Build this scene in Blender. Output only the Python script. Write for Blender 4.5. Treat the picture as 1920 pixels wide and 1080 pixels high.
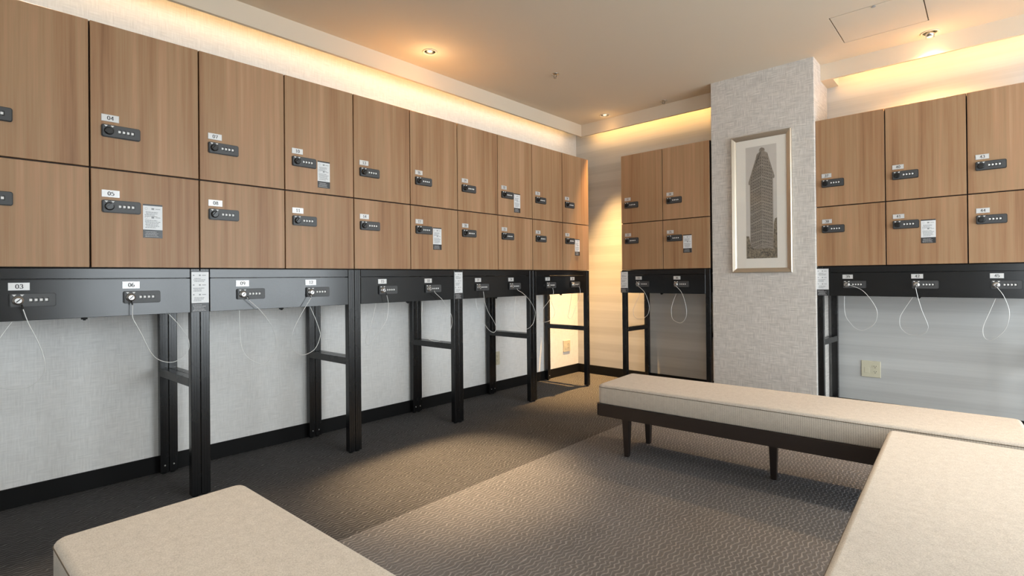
import bpy, bmesh, math, random
from mathutils import Vector, Matrix

for o in list(bpy.data.objects):
    bpy.data.objects.remove(o, do_unlink=True)
C = bpy.context.scene.collection
scene = bpy.context.scene
random.seed(7)

# ------------------------------------------------------------------ camera
def camera_axes(yaw, pitch, roll):
    r = Vector((math.cos(yaw), -math.sin(yaw), 0)); f = Vector((math.sin(yaw), math.cos(yaw), 0)); u = Vector((0, 0, 1))
    f2 = f * math.cos(pitch) + u * math.sin(pitch); u2 = u * math.cos(pitch) - f * math.sin(pitch)
    return r * math.cos(roll) + u2 * math.sin(roll), u2 * math.cos(roll) - r * math.sin(roll), f2
cam_data = bpy.data.cameras.new('camera'); cam = bpy.data.objects.new('camera', cam_data); C.objects.link(cam)
ar, au, af = camera_axes(-0.746634, 0.003454, -0.009385)
cam.matrix_world = Matrix(((ar.x, au.x, -af.x, 2.710), (ar.y, au.y, -af.y, 0.0), (ar.z, au.z, -af.z, 1.0091), (0, 0, 0, 1)))
cam_data.sensor_width = 36; cam_data.lens = 966.25 * 36 / 1920
cam_data.shift_y = (516.38 - 540) / 1920
cam_data.clip_start = 0.02
scene.camera = cam

# ------------------------------------------------------------------ world, daylight, exposure
world = bpy.data.worlds.new('overcast_daylight'); scene.world = world
world.use_nodes = True
bg = world.node_tree.nodes['Background']
bg.inputs['Color'].default_value = (0.87, 0.95, 1.0, 1)
bg.inputs['Strength'].default_value = 5.2
scene.view_settings.view_transform = 'Standard'; scene.view_settings.look = 'None'
scene.view_settings.gamma = 1; scene.view_settings.use_curve_mapping = False
scene.view_settings.exposure = 0.9

WX0, WX1, WY0, WY1 = -0.505, 5.0, -2.6, 4.5      # inside faces of the room
ZC, ZCOVE, ZLIP = 2.534, 2.66, 2.418             # dropped ceiling, cove top, cove lip
FX, FY = -0.29, 4.29                             # room-side faces of the cove fascias
WARM = (1.0, 0.58, 0.22); WARM2 = (1.0, 0.52, 0.14); SOFT = (1.0, 0.86, 0.68)

def area_light(name, loc, direction, sx, sy, watt, col, portal=False):
    d = bpy.data.lights.new(name, 'AREA'); d.shape = 'RECTANGLE'; d.size = sx; d.size_y = sy; d.energy = watt; d.color = col
    o = bpy.data.objects.new(name, d); C.objects.link(o); o.location = loc
    o.rotation_euler = Vector(direction).to_track_quat('-Z', 'Y').to_euler()
    if portal: d.cycles.is_portal = True
    return o
# portals of the right window and the added fill window (they only guide the sampling of the sky)
WIN1 = (0.9, 4.2, 0.2, 2.2)      # right wall: y0 y1 z0 z1
FILL_WIN = (3.3, 4.9, 0.4, 2.3)      # unseen window added for frontal fill, behind the camera: x0 x1 z0 z1
p = area_light('window_portal', (WX1 + 0.02, (WIN1[0] + WIN1[1]) / 2, (WIN1[2] + WIN1[3]) / 2), (-1, 0, 0), WIN1[1] - WIN1[0], WIN1[3] - WIN1[2], 1, (1, 1, 1), True)
p.rotation_euler = Matrix(((0, 0, 1), (1, 0, 0), (0, 1, 0))).to_euler()
p = area_light('window_portal', ((FILL_WIN[0] + FILL_WIN[1]) / 2, WY0 - 0.02, (FILL_WIN[2] + FILL_WIN[3]) / 2), (0, 1, 0), FILL_WIN[1] - FILL_WIN[0], FILL_WIN[3] - FILL_WIN[2], 1, (1, 1, 1), True)
p.rotation_euler = Matrix(((-1, 0, 0), (0, 0, -1), (0, -1, 0))).to_euler()

# ------------------------------------------------------------------ helpers
class MB:
    """collects shapes; mesh() makes ONE mesh"""
    def __init__(s): s.v = []; s.f = []; s.m = []
    def add(s, vs, fs, mi=0):
        n = len(s.v); s.v += [tuple(v) for v in vs]; s.f += [tuple(i + n for i in f) for f in fs]; s.m += [mi] * len(fs); return s
    def box(s, x0, x1, y0, y1, z0, z1, mi=0):
        return s.add([(x0, y0, z0), (x1, y0, z0), (x1, y1, z0), (x0, y1, z0), (x0, y0, z1), (x1, y0, z1), (x1, y1, z1), (x0, y1, z1)],
                     [(0, 3, 2, 1), (4, 5, 6, 7), (0, 1, 5, 4), (1, 2, 6, 5), (2, 3, 7, 6), (3, 0, 4, 7)], mi)
    def poly(s, pts, y0, y1, mi=0):
        """outline in x,z (counter-clockwise seen from -y) extruded from y0 (front) to y1 (back)"""
        n = len(pts); vs = [(x, y0, z) for x, z in pts] + [(x, y1, z) for x, z in pts]
        fs = [tuple(range(n)), tuple(range(2 * n - 1, n - 1, -1))] + [(i, i + n, (i + 1) % n + n, (i + 1) % n) for i in range(n)]
        return s.add(vs, fs, mi)
    def revolve(s, prof, n=20, axis='z', c=(0, 0, 0), mi=0, caps=True):
        """prof: (radius, height) list along the axis"""
        vs = []
        for r, h in prof:
            for i in range(n):
                a = 2 * math.pi * i / n; x, y = r * math.cos(a), r * math.sin(a)
                vs.append((c[0] + x, c[1] + y, c[2] + h) if axis == 'z' else (c[0] + x, c[1] - h, c[2] + y))
        fs = []
        for k in range(len(prof) - 1):
            for i in range(n):
                j = (i + 1) % n; fs.append((k * n + i, k * n + j, (k + 1) * n + j, (k + 1) * n + i))
        if caps: fs.append(tuple(range(n - 1, -1, -1))); fs.append(tuple(range((len(prof) - 1) * n, len(prof) * n)))
        return s.add(vs, fs, mi)
    def tube(s, pts, r, n=6, closed=False, mi=0):
        P = [Vector(p) for p in pts]; N = len(P); vs = []
        up = Vector((0.13, 0.2, 0.97))
        for i, p in enumerate(P):
            t = (P[(i + 1) % N] - P[i - 1]) if closed else (P[min(i + 1, N - 1)] - P[max(i - 1, 0)])
            t.normalize(); a = t.cross(up)
            if a.length < 1e-4: a = t.cross(Vector((1, 0, 0)))
            a.normalize(); b = t.cross(a)
            for k in range(n):
                q = 2 * math.pi * k / n; vs.append(p + a * (r * math.cos(q)) + b * (r * math.sin(q)))
        fs = []
        for i in range(N if closed else N - 1):
            for k in range(n):
                i2 = (i + 1) % N; k2 = (k + 1) % n; fs.append((i * n + k, i * n + k2, i2 * n + k2, i2 * n + k))
        if not closed: fs.append(tuple(range(n))); fs.append(tuple(range(N * n - 1, (N - 1) * n - 1, -1)))
        return s.add(vs, fs, mi)
    def mesh(s, name, mats, bevel=0, seg=2, smooth=False):
        me = bpy.data.meshes.new(name); bm = bmesh.new()
        vv = [bm.verts.new(v) for v in s.v]
        for f, mi in zip(s.f, s.m):
            try: fc = bm.faces.new([vv[i] for i in f]); fc.material_index = mi
            except ValueError: pass
        bmesh.ops.recalc_face_normals(bm, faces=bm.faces)
        if bevel: bmesh.ops.bevel(bm, geom=list(bm.edges), offset=bevel, segments=seg, affect='EDGES', profile=0.5, clamp_overlap=True)
        if smooth:
            for f in bm.faces: f.smooth = True
        bm.to_mesh(me); bm.free()
        for m in (mats if isinstance(mats, (list, tuple)) else [mats]): me.materials.append(m)
        return me
def obj(name, me, parent=None, loc=(0, 0, 0), rot=(0, 0, 0)):
    o = bpy.data.objects.new(name, me); C.objects.link(o); o.location = loc; o.rotation_euler = rot
    if parent: o.parent = parent
    return o
def thing(name, label, cat, loc=(0, 0, 0), rz=0, group=None):
    o = bpy.data.objects.new(name, None); o.empty_display_size = 0.05; C.objects.link(o)
    o.location = loc; o.rotation_euler = (0, 0, rz); o['label'] = label; o['category'] = cat
    if group: o['group'] = group
    return o
def tag(o, label, cat, group=None):
    o['label'] = label; o['category'] = cat
    if group: o['group'] = group
    return o
def struct(name, me, loc=(0, 0, 0), label=None):
    o = obj(name, me, None, loc); o['kind'] = 'structure'
    if label: o['label'] = label
    return o
def round_rect(x0, x1, z0, z1, r, n=4):
    pts = []
    for cx, cz, a0 in ((x1 - r, z0 + r, -90), (x1 - r, z1 - r, 0), (x0 + r, z1 - r, 90), (x0 + r, z0 + r, 180)):
        for i in range(n + 1):
            a = math.radians(a0 + 90 * i / n); pts.append((cx + r * math.cos(a), cz + r * math.sin(a)))
    return pts

# ------------------------------------------------------------------ materials
def new_mat(name):
    m = bpy.data.materials.new(name); m.use_nodes = True
    nt = m.node_tree; b = nt.nodes['Principled BSDF']
    return m, nt, b
def plain(name, col, rough=0.5, metal=0.0, spec=0.5, emit=None, estr=0):
    m, nt, b = new_mat(name)
    b.inputs['Base Color'].default_value = (*col, 1); b.inputs['Roughness'].default_value = rough
    b.inputs['Metallic'].default_value = metal; b.inputs['Specular IOR Level'].default_value = spec
    # slight procedural unevenness so that no surface is perfectly flat
    tc = nt.nodes.new('ShaderNodeTexCoord'); no = nt.nodes.new('ShaderNodeTexNoise'); no.inputs['Scale'].default_value = 6
    mr = nt.nodes.new('ShaderNodeMapRange'); mr.inputs[3].default_value = max(0.02, rough - 0.04); mr.inputs[4].default_value = min(1, rough + 0.04)
    nt.links.new(tc.outputs['Object'], no.inputs['Vector']); nt.links.new(no.outputs['Fac'], mr.inputs[0]); nt.links.new(mr.outputs[0], b.inputs['Roughness'])
    if emit: b.inputs['Emission Color'].default_value = (*emit, 1); b.inputs['Emission Strength'].default_value = estr
    return m
class NT:
    """tiny node-graph writer"""
    def __init__(s, nt): s.nt = nt
    def n(s, kind, **kw):
        x = s.nt.nodes.new(kind)
        for k, v in kw.items(): setattr(x, k, v)
        return x
    def l(s, a, b): s.nt.links.new(a, b)
    def math(s, op, a, b=None, c=None):
        x = s.n('ShaderNodeMath', operation=op)
        for i, q in enumerate((a, b, c)):
            if q is None: continue
            if isinstance(q, (int, float)): x.inputs[i].default_value = q
            else: s.l(q, x.inputs[i])
        return x.outputs[0]
    def ramp(s, fac, stops, interp='LINEAR'):
        x = s.n('ShaderNodeValToRGB'); x.color_ramp.interpolation = interp
        e = x.color_ramp.elements
        while len(e) < len(stops): e.new(0.5)
        for i, (p, c) in enumerate(stops): e[i].position = p; e[i].color = (*c, 1)
        s.l(fac, x.inputs[0]); return x.outputs[0]
    def mixc(s, fac, a, b, mode='MIX'):
        x = s.n('ShaderNodeMix', data_type='RGBA', blend_type=mode)
        for i, q in ((0, fac), (6, a), (7, b)):
            if isinstance(q, (int, float)): x.inputs[i].default_value = q
            elif isinstance(q, tuple): x.inputs[i].default_value = (*q, 1)
            else: s.l(q, x.inputs[i])
        return x.outputs[2]
    def coords(s, which='Object', scale=(1, 1, 1), loc=None):
        tc = s.n('ShaderNodeTexCoord'); mp = s.n('ShaderNodeMapping'); mp.inputs['Scale'].default_value = scale
        s.l(tc.outputs[which], mp.inputs['Vector'])
        if loc is not None: s.l(loc, mp.inputs['Location'])
        return mp.outputs[0]
    def noise(s, vec, scale, detail=2, rough=0.5):
        x = s.n('ShaderNodeTexNoise'); x.inputs['Scale'].default_value = scale; x.inputs['Detail'].default_value = detail; x.inputs['Roughness'].default_value = rough
        s.l(vec, x.inputs['Vector']); return x.outputs['Fac']
    def bump(s, h, b, strength=0.3, dist=0.002):
        x = s.n('ShaderNodeBump'); x.inputs['Strength'].default_value = strength; x.inputs['Distance'].default_value = dist
        s.l(h, x.inputs['Height']); s.l(x.outputs[0], b.inputs['Normal'])

def wood_mat():
    m, nt, b = new_mat('wood_laminate'); g = NT(nt)
    oi = g.n('ShaderNodeObjectInfo'); cx = g.n('ShaderNodeCombineXYZ')
    g.l(g.math('MULTIPLY', oi.outputs['Random'], 37.0), cx.inputs[0]); g.l(g.math('MULTIPLY', oi.outputs['Random'], 11.0), cx.inputs[2])
    big = g.noise(g.coords('Object', (9, 9, 0.45), cx.outputs[0]), 1.0, 2, 0.5)
    mid = g.noise(g.coords('Object', (42, 42, 0.9), cx.outputs[0]), 1.0, 3, 0.6)
    fine = g.noise(g.coords('Object', (230, 230, 4.0), cx.outputs[0]), 1.0, 2, 0.6)
    f = g.math('ADD', g.math('MULTIPLY', big, 0.50), g.math('ADD', g.math('MULTIPLY', mid, 0.38), g.math('MULTIPLY', fine, 0.12)))
    col = g.ramp(f, [(0.36, (0.250, 0.127, 0.062)), (0.45, (0.345, 0.189, 0.096)), (0.52, (0.375, 0.229, 0.122)), (0.57, (0.420, 0.238, 0.130)), (0.66, (0.470, 0.296, 0.170))])
    g.l(col, b.inputs['Base Color']); b.inputs['Roughness'].default_value = 0.45; b.inputs['Specular IOR Level'].default_value = 0.35
    g.bump(fine, b, 0.05, 0.001)
    return m
def weave_wall_mat(name, c_lo, c_hi, axes, cell=0.05, rib=0.006, contrast=1.0):
    """wallpaper of small woven blocks: ribs running across in one block, upright in the next"""
    m, nt, b = new_mat(name); g = NT(nt)
    tc = g.n('ShaderNodeTexCoord'); sx = g.n('ShaderNodeSeparateXYZ'); g.l(tc.outputs['Object'], sx.inputs[0])
    h, v = sx.outputs[axes[0]], sx.outputs[axes[1]]
    ch = g.math('MODULO', g.math('ADD', g.math('FLOOR', g.math('DIVIDE', g.math('ADD', h, 50.0), cell)), g.math('FLOOR', g.math('DIVIDE', g.math('ADD', v, 50.0), cell))), 2.0)
    nh = g.noise(g.coords('Object', (14, 14, 170)), 1.0, 2); nv = g.noise(g.coords('Object', (170, 170, 14)), 1.0, 2); nl = g.noise(g.coords('Object', (1, 1, 1)), 22, 1)
    blk = g.math('ADD', g.math('MULTIPLY', ch, nh), g.math('MULTIPLY', g.math('SUBTRACT', 1.0, ch), nv))
    w = g.math('ADD', g.math('MULTIPLY', g.math('SUBTRACT', blk, 0.5), 1.3), g.math('ADD', g.math('MULTIPLY', g.math('SUBTRACT', nh, 0.5), 0.9), g.math('MULTIPLY', g.math('SUBTRACT', nv, 0.5), 0.9)))
    f = g.math('ADD', 0.5, g.math('MULTIPLY', g.math('ADD', w, g.math('MULTIPLY', g.math('SUBTRACT', nl, 0.5), 0.35)), contrast))
    g.l(g.ramp(f, [(0.0, c_lo), (1.0, c_hi)]), b.inputs['Base Color'])
    b.inputs['Roughness'].default_value = 0.85; b.inputs['Specular IOR Level'].default_value = 0.15
    g.bump(f, b, 0.25, 0.002)
    return m
def band_wall_mat():
    """wallpaper with soft horizontal bands"""
    m, nt, b = new_mat('banded_wallpaper'); g = NT(nt)
    a = g.noise(g.coords('Object', (0.12, 0.12, 9.5)), 1.0, 1, 0.5)
    f2 = g.noise(g.coords('Object', (2.5, 2.5, 90)), 1.0, 2, 0.5)
    tc = g.n('ShaderNodeTexCoord'); sx = g.n('ShaderNodeSeparateXYZ'); g.l(tc.outputs['Object'], sx.inputs[0])
    st = g.math('SINE', g.math('MULTIPLY', sx.outputs[2], 2 * math.pi / 0.165))
    st = g.math('MULTIPLY', g.math('MAXIMUM', g.math('MINIMUM', g.math('MULTIPLY', st, 3.0), 1.0), -1.0), 0.085)
    f = g.math('ADD', st, g.math('ADD', g.math('MULTIPLY', a, 0.45), g.math('MULTIPLY', f2, 0.3)))
    g.l(g.ramp(f, [(0.15, (0.46, 0.455, 0.44)), (0.60, (0.585, 0.58, 0.56))]), b.inputs['Base Color'])
    b.inputs['Roughness'].default_value = 0.8; b.inputs['Specular IOR Level'].default_value = 0.2
    return m
def carpet_mat(name, lo, hi, line, amount):
    """loop-pile carpet with wavy ribs that run along the room"""
    m, nt, b = new_mat(name); g = NT(nt)
    tc = g.n('ShaderNodeTexCoord'); sx = g.n('ShaderNodeSeparateXYZ'); g.l(tc.outputs['Object'], sx.inputs[0])
    x, y = sx.outputs[0], sx.outputs[1]
    nlow = g.noise(g.coords('Object', (9, 6, 1)), 1.0, 2); nmid = g.noise(g.coords('Object', (45, 30, 1)), 1.0, 2)
    wob = g.math('MULTIPLY', g.math('SINE', g.math('ADD', g.math('MULTIPLY', y, 2 * math.pi / 0.046), g.math('MULTIPLY', nlow, 16.0))), 0.0042)
    xx = g.math('ADD', g.math('ADD', x, wob), g.math('ADD', g.math('MULTIPLY', g.math('SUBTRACT', nlow, 0.5), 0.022), g.math('MULTIPLY', g.math('SUBTRACT', nmid, 0.5), 0.011)))
    s = g.math('SINE', g.math('MULTIPLY', xx, 2 * math.pi / 0.0185))
    rib = g.math('POWER', g.math('ADD', g.math('MULTIPLY', s, 0.5), 0.5), 6.0)
    nz = g.noise(g.coords('Object', (1, 1, 1)), 420, 2, 0.7); nb = g.noise(g.coords('Object', (1, 1, 1)), 3.0, 2)
    brk = g.noise(g.coords('Object', (60, 28, 1)), 1.0, 1)
    rib2 = g.math('MULTIPLY', rib, g.math('MAXIMUM', g.math('MULTIPLY', g.math('SUBTRACT', brk, 0.05), 1.9), 0.0))
    base = g.ramp(g.math('ADD', g.math('MULTIPLY', nz, 0.8), g.math('MULTIPLY', nb, 0.2)), [(0.25, lo), (0.75, hi)])
    g.l(g.mixc(g.math('MULTIPLY', g.math('MINIMUM', rib2, 1.0), amount), base, line), b.inputs['Base Color'])
    b.inputs['Roughness'].default_value = 0.95; b.inputs['Specular IOR Level'].default_value = 0.08
    g.bump(g.math('ADD', rib, g.math('MULTIPLY', nz, 0.6)), b, 0.6, 0.003)
    return m
def fabric_mat(name, lo, hi, ribbed=False):
    m, nt, b = new_mat(name); g = NT(nt)
    nz = g.noise(g.coords('Object', (1, 1, 1)), 330, 3, 0.7); nb = g.noise(g.coords('Object', (1, 1, 1)), 40, 2)
    f = g.math('ADD', g.math('MULTIPLY', nz, 0.8), g.math('MULTIPLY', nb, 0.2))
    if ribbed:
        tc = g.n('ShaderNodeTexCoord'); sx = g.n('ShaderNodeSeparateXYZ'); g.l(tc.outputs['Object'], sx.inputs[0])
        s = g.math('SINE', g.math('MULTIPLY', g.math('ADD', sx.outputs[0], sx.outputs[1]), 2 * math.pi / 0.0085))
        f = g.math('ADD', g.math('MULTIPLY', f, 0.85), g.math('MULTIPLY', g.math('ADD', s, 1.0), 0.075))
    g.l(g.ramp(f, [(0.3, lo), (0.7, hi)]), b.inputs['Base Color'])
    b.inputs['Roughness'].default_value = 0.9; b.inputs['Specular IOR Level'].default_value = 0.15
    b.inputs['Sheen Weight'].default_value = 0.15
    g.bump(f, b, 0.5, 0.0015)
    return m
def glass_mat(name, tint=(1, 1, 1), f0=0.06):
    m = bpy.data.materials.new(name); m.use_nodes = True; nt = m.node_tree; nt.nodes.clear(); g = NT(nt)
    out = g.n('ShaderNodeOutputMaterial'); tr = g.n('ShaderNodeBsdfTransparent'); gl = g.n('ShaderNodeBsdfGlossy'); mx = g.n('ShaderNodeMixShader'); lw = g.n('ShaderNodeLayerWeight')
    lw.inputs['Blend'].default_value = 0.5; gl.inputs['Roughness'].default_value = 0.02; tr.inputs['Color'].default_value = (*tint, 1)
    fr = g.math('ADD', 0.03, g.math('MULTIPLY', g.math('POWER', lw.outputs['Facing'], 5.0), 0.9))
    g.l(fr, mx.inputs[0]); g.l(tr.outputs[0], mx.inputs[1]); g.l(gl.outputs[0], mx.inputs[2]); g.l(mx.outputs[0], out.inputs[0])
    return m

M = {}
M['wood'] = wood_mat()
M['top_board'] = plain('pale_bounce_board', (0.60, 0.50, 0.38), 0.6)  # pale so the unseen locker tops bounce lamp light upward
M['carcass'] = plain('dark_carcass', (0.035, 0.022, 0.016), 0.6)
M['wall_left'] = weave_wall_mat('woven_wallpaper', (0.60, 0.595, 0.575), (0.96, 0.95, 0.93), (1, 2), 0.05, 0.0125, 0.32)
M['pillar'] = weave_wall_mat('linen_wallpaper', (0.38, 0.355, 0.33), (0.82, 0.77, 0.715), (0, 2), 0.062, 0.0125, 0.5)
M['wall_back'] = band_wall_mat()
M['paint'] = plain('ceiling_paint', (0.68, 0.585, 0.465), 0.9, spec=0.15)
M['wallpaint'] = plain('wall_paint', (0.66, 0.65, 0.63), 0.9, spec=0.15)
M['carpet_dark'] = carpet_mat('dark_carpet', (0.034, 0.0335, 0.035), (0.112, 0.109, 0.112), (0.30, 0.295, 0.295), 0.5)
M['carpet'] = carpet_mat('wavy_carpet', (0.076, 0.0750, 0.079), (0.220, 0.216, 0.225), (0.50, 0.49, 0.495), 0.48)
M['black'] = plain('black_metal', (0.0055, 0.0055, 0.0058), 0.27, spec=0.55)
M['black_satin'] = plain('black_panel', (0.0065, 0.0067, 0.0072), 0.20, spec=0.55)
M['base'] = plain('black_baseboard', (0.005, 0.005, 0.005), 0.6, spec=0.2)
M['lock'] = plain('lock_grey', (0.055, 0.056, 0.058), 0.45)
M['lockrim'] = plain('lock_rim', (0.008, 0.008, 0.008), 0.4)
M['knob'] = plain('black_knob', (0.008, 0.008, 0.008), 0.28)
M['steel'] = plain('steel', (0.50, 0.49, 0.48), 0.35, metal=1.0)
M['white'] = plain('white_print', (0.80, 0.80, 0.79), 0.5)
M['plate'] = plain('silver_plate', (0.66, 0.655, 0.645), 0.38, metal=0.25)
M['plate_rim'] = plain('plate_bevel', (0.50, 0.50, 0.50), 0.3, metal=0.6)
M['ink'] = plain('ink', (0.04, 0.04, 0.045), 0.6)
M['paper'] = plain('paper', (0.74, 0.75, 0.76), 0.35)
M['greytext'] = plain('grey_print', (0.30, 0.31, 0.32), 0.5)
M['band'] = plain('dark_print', (0.03, 0.03, 0.032), 0.35)
M['bandtext'] = plain('light_print', (0.55, 0.55, 0.55), 0.5)
M['cable'] = plain('steel_cable', (0.74, 0.74, 0.72), 0.4, metal=0.3)
M['sleeve'] = plain('cable_sleeve', (0.01, 0.01, 0.01), 0.5)
M['fabric_top'] = fabric_mat('bench_top_fabric', (0.35, 0.32, 0.285), (0.60, 0.565, 0.515))
M['fabric_side'] = fabric_mat('bench_side_fabric', (0.37, 0.325, 0.27), (0.68, 0.615, 0.53), True)
M['seam'] = plain('seam_thread', (0.10, 0.08, 0.06), 0.9)
M['walnut'] = plain('dark_walnut', (0.022, 0.014, 0.011), 0.42)
M['outlet'] = plain('ivory_plastic', (0.62, 0.575, 0.43), 0.4)
M['chrome'] = plain('chrome', (0.75, 0.72, 0.66), 0.18, metal=1.0)
M['champagne'] = plain('champagne_frame', (0.56, 0.485, 0.39), 0.38, metal=0.8)
M['mat_board'] = plain('mat_board', (0.84, 0.80, 0.73), 0.9)
M['led'] = plain('led_diffuser', (0.9, 0.85, 0.7), 0.5, emit=(1.0, 0.78, 0.48), estr=6.0)
M['bulb'] = plain('lamp_lens', (0.9, 0.85, 0.7), 0.4, emit=(1.0, 0.76, 0.45), estr=3.0)
M['alu'] = plain('window_frame', (0.55, 0.56, 0.57), 0.4)
M['pane'] = glass_mat('window_glass'); M['picglass'] = glass_mat('picture_glass')

# ------------------------------------------------------------------ the room
SEAM_X = 0.868
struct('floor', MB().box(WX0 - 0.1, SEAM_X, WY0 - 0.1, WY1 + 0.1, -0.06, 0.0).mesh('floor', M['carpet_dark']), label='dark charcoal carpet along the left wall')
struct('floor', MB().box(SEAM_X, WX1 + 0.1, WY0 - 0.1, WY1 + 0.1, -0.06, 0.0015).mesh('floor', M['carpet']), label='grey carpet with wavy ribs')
struct('wall_left', MB().box(WX0 - 0.1, WX0, WY0 - 0.1, WY1 + 0.1, 0, ZCOVE).mesh('wall_left', M['wall_left']), label='left wall with pale woven wallpaper')
struct('wall_back', MB().box(WX0, WX1, WY1, WY1 + 0.1, 0, ZCOVE).mesh('wall_back', M['wall_back']), label='back wall with soft horizontal bands')
PX0, PX1, PY = 1.098, 1.822, 4.088
struct('wall_pillar', MB().box(PX0, PX1, PY, WY1, 0, ZCOVE).mesh('wall_pillar', M['pillar'], 0.003, 2), label='projecting pillar with grey linen wallpaper')
def wall_with_hole(name, axis, pos, thick, a0, a1, z1, hole, mat):
    h0, h1, hz0, hz1 = hole; mb = MB()
    for p0, p1, q0, q1 in ((a0, h0, 0, z1), (h1, a1, 0, z1), (h0, h1, 0, hz0), (h0, h1, hz1, z1)):
        if axis == 'x': mb.box(pos, pos + thick, p0, p1, q0, q1)
        else: mb.box(p0, p1, pos, pos + thick, q0, q1)
    return struct(name, mb.mesh(name, mat))
wall_with_hole('wall_right', 'x', WX1, 0.1, WY0, WY1 + 0.1, ZCOVE, WIN1, M['wallpaint'])
wall_with_hole('wall_front', 'y', WY0 - 0.1, 0.1, WX0, WX1 + 0.1, ZCOVE, FILL_WIN, M['wallpaint'])
def window(name, axis, pos, hole, nm):
    a0, a1, z0, z1 = hole
    def bx(mb, p0, p1, q0, q1, t0, t1):
        return mb.box(pos + t0, pos + t1, p0, p1, q0, q1) if axis == 'x' else mb.box(p0, p1, pos + t0, pos + t1, q0, q1)
    mb = MB(); w = 0.05
    bx(mb, a0, a1, z0, z0 + w, 0.0, 0.06); bx(mb, a0, a1, z1 - w, z1, 0.0, 0.06)
    bx(mb, a0, a0 + w, z0, z1, 0.0, 0.06); bx(mb, a1 - w, a1, z0, z1, 0.0, 0.06)
    wnd = struct(name, mb.mesh(name, M['alu']))
    step = (a1 - a0 - 2 * w) / nm
    for i in range(nm):
        s0 = a0 + w + i * step
        if i: obj('mullion', bx(MB(), s0 - 0.02, s0 + 0.02, z0 + w, z1 - w, 0.005, 0.055).mesh('mullion', M['alu']), wnd)
        obj('pane', bx(MB(), s0 + 0.002, s0 + step - 0.002, z0 + w, z1 - w, 0.028, 0.032).mesh('pane', M['pane']), wnd)
window('window_1', 'x', WX1 + 0.02, WIN1, 3)
window('fill_window', 'y', WY0 - 0.08, FILL_WIN, 3)  # out of view, added to light the back wall and pillar from the front

# ceiling: dropped slab with holes for the downlights and the hatch, and the slab above the cove
DL = [(-0.042, 2.18), (0.056, 4.183), (2.45, 4.20), (2.78, 2.25), (1.15, 0.35), (2.9, 0.2), (-0.042, 0.2), (4.0, 3.4)]
HATCH = (2.022, 2.460, 3.545, 3.995)
ceil_me = MB().box(FX, WX1, WY0, FY, ZC, ZCOVE).mesh('ceiling', M['paint'])
ceil = struct('ceiling', ceil_me, label='beige grey painted dropped ceiling')
cut = MB()
for x, y in DL: cut.revolve([(0.040, -0.05), (0.040, 0.085)], 28, 'z', (x, y, ZC))
cut.box(HATCH[0], HATCH[1], HATCH[2], HATCH[3], ZC - 0.05, ZC + 0.03)
cutter = obj('cutter', cut.mesh('cutter', M['paint']))
mod = ceil.modifiers.new('holes', 'BOOLEAN'); mod.object = cutter; mod.operation = 'DIFFERENCE'; mod.solver = 'EXACT'
dg = bpy.context.evaluated_depsgraph_get(); new_me = bpy.data.meshes.new_from_object(ceil.evaluated_get(dg))
ceil.modifiers.clear(); ceil.data = new_me
bpy.data.objects.remove(cutter, do_unlink=True)
struct('ceiling', MB().box(WX0 - 0.1, WX1 + 0.1, WY0 - 0.1, WY1 + 0.1, ZCOVE, ZCOVE + 0.1).mesh('ceiling', M['paint']), label='upper slab inside the light cove')
T = 0.022
struct('trim_1', MB().box(FX - T, FX, WY0, FY + T, ZLIP, ZCOVE).mesh('trim_1', M['paint']), label='cove fascia along the left wall')
struct('trim_2', MB().box(FX, PX0, FY, FY + T, ZLIP, ZCOVE).mesh('trim_2', M['paint']), label='cove fascia between the corner and the pillar')
struct('trim_3', MB().box(PX1, WX1, FY, FY + T, ZLIP, ZCOVE).box(PX1, PX1 + 0.075, FY + T, WY1, ZLIP, ZCOVE).mesh('trim_3', M['paint']), label='cove fascia right of the pillar')
# baseboards
BH = 0.088
def bb(name, *b): struct(name, MB().box(*b).mesh(name, M['base'], 0.002, 1))
bb('baseboard_left', WX0, WX0 + 0.012, WY0, WY1, 0, BH)
bb('baseboard_back', WX0 + 0.012, PX0, WY1 - 0.012, WY1, 0, BH)
bb('baseboard_back', PX1, WX1, WY1 - 0.012, WY1, 0, BH)
struct('baseboard_pillar', MB().box(PX0 - 0.01, PX1 + 0.01, PY - 0.01, PY, 0, BH).box(PX1, PX1 + 0.01, PY, WY1 - 0.012, 0, BH).box(PX0 - 0.01, PX0, PY, WY1 - 0.012, 0, BH).mesh('baseboard_pillar', M['base']))

# ------------------------------------------------------------------ cove lights
def led(name_label, p0, p1, direction, watt):
    """an LED profile on the back of the fascia: diffuser, end caps and its light"""
    p0 = Vector(p0); p1 = Vector(p1); L = (p1 - p0).length; mid = (p0 + p1) / 2; alongy = abs(p1.y - p0.y) > abs(p1.x - p0.x)
    t = thing('led_strip', name_label, 'light strip', mid)
    h = L / 2
    if alongy:
        obj('profile', MB().box(-0.010, 0.010, -h, h, -0.008, 0.002).mesh('profile', M['alu']), t)
        obj('diffuser', MB().box(-0.014, -0.010, -h, h, -0.007, 0.001).mesh('diffuser', M['led']), t)
    else:
        obj('profile', MB().box(-h, h, -0.010, 0.010, -0.008, 0.002).mesh('profile', M['alu']), t)
        obj('diffuser', MB().box(-h, h, 0.010, 0.014, -0.007, 0.001).mesh('diffuser', M['led']), t)
    d = bpy.data.lights.new('led_light', 'AREA'); d.shape = 'RECTANGLE'; d.size = L; d.size_y = 0.015; d.energy = watt; d.color = WARM2; d.spread = math.radians(125)
    o = bpy.data.objects.new('led_light', d); C.objects.link(o); o.parent = t
    z = -Vector(direction).normalized(); x = (p1 - p0).normalized(); y = z.cross(x)
    o.matrix_local = Matrix(((x.x, y.x, z.x, direction[0] * 0.03), (x.y, y.y, z.y, direction[1] * 0.03), (x.z, y.z, z.z, direction[2] * 0.03), (0, 0, 0, 1)))
LEDZ = 2.475
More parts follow.
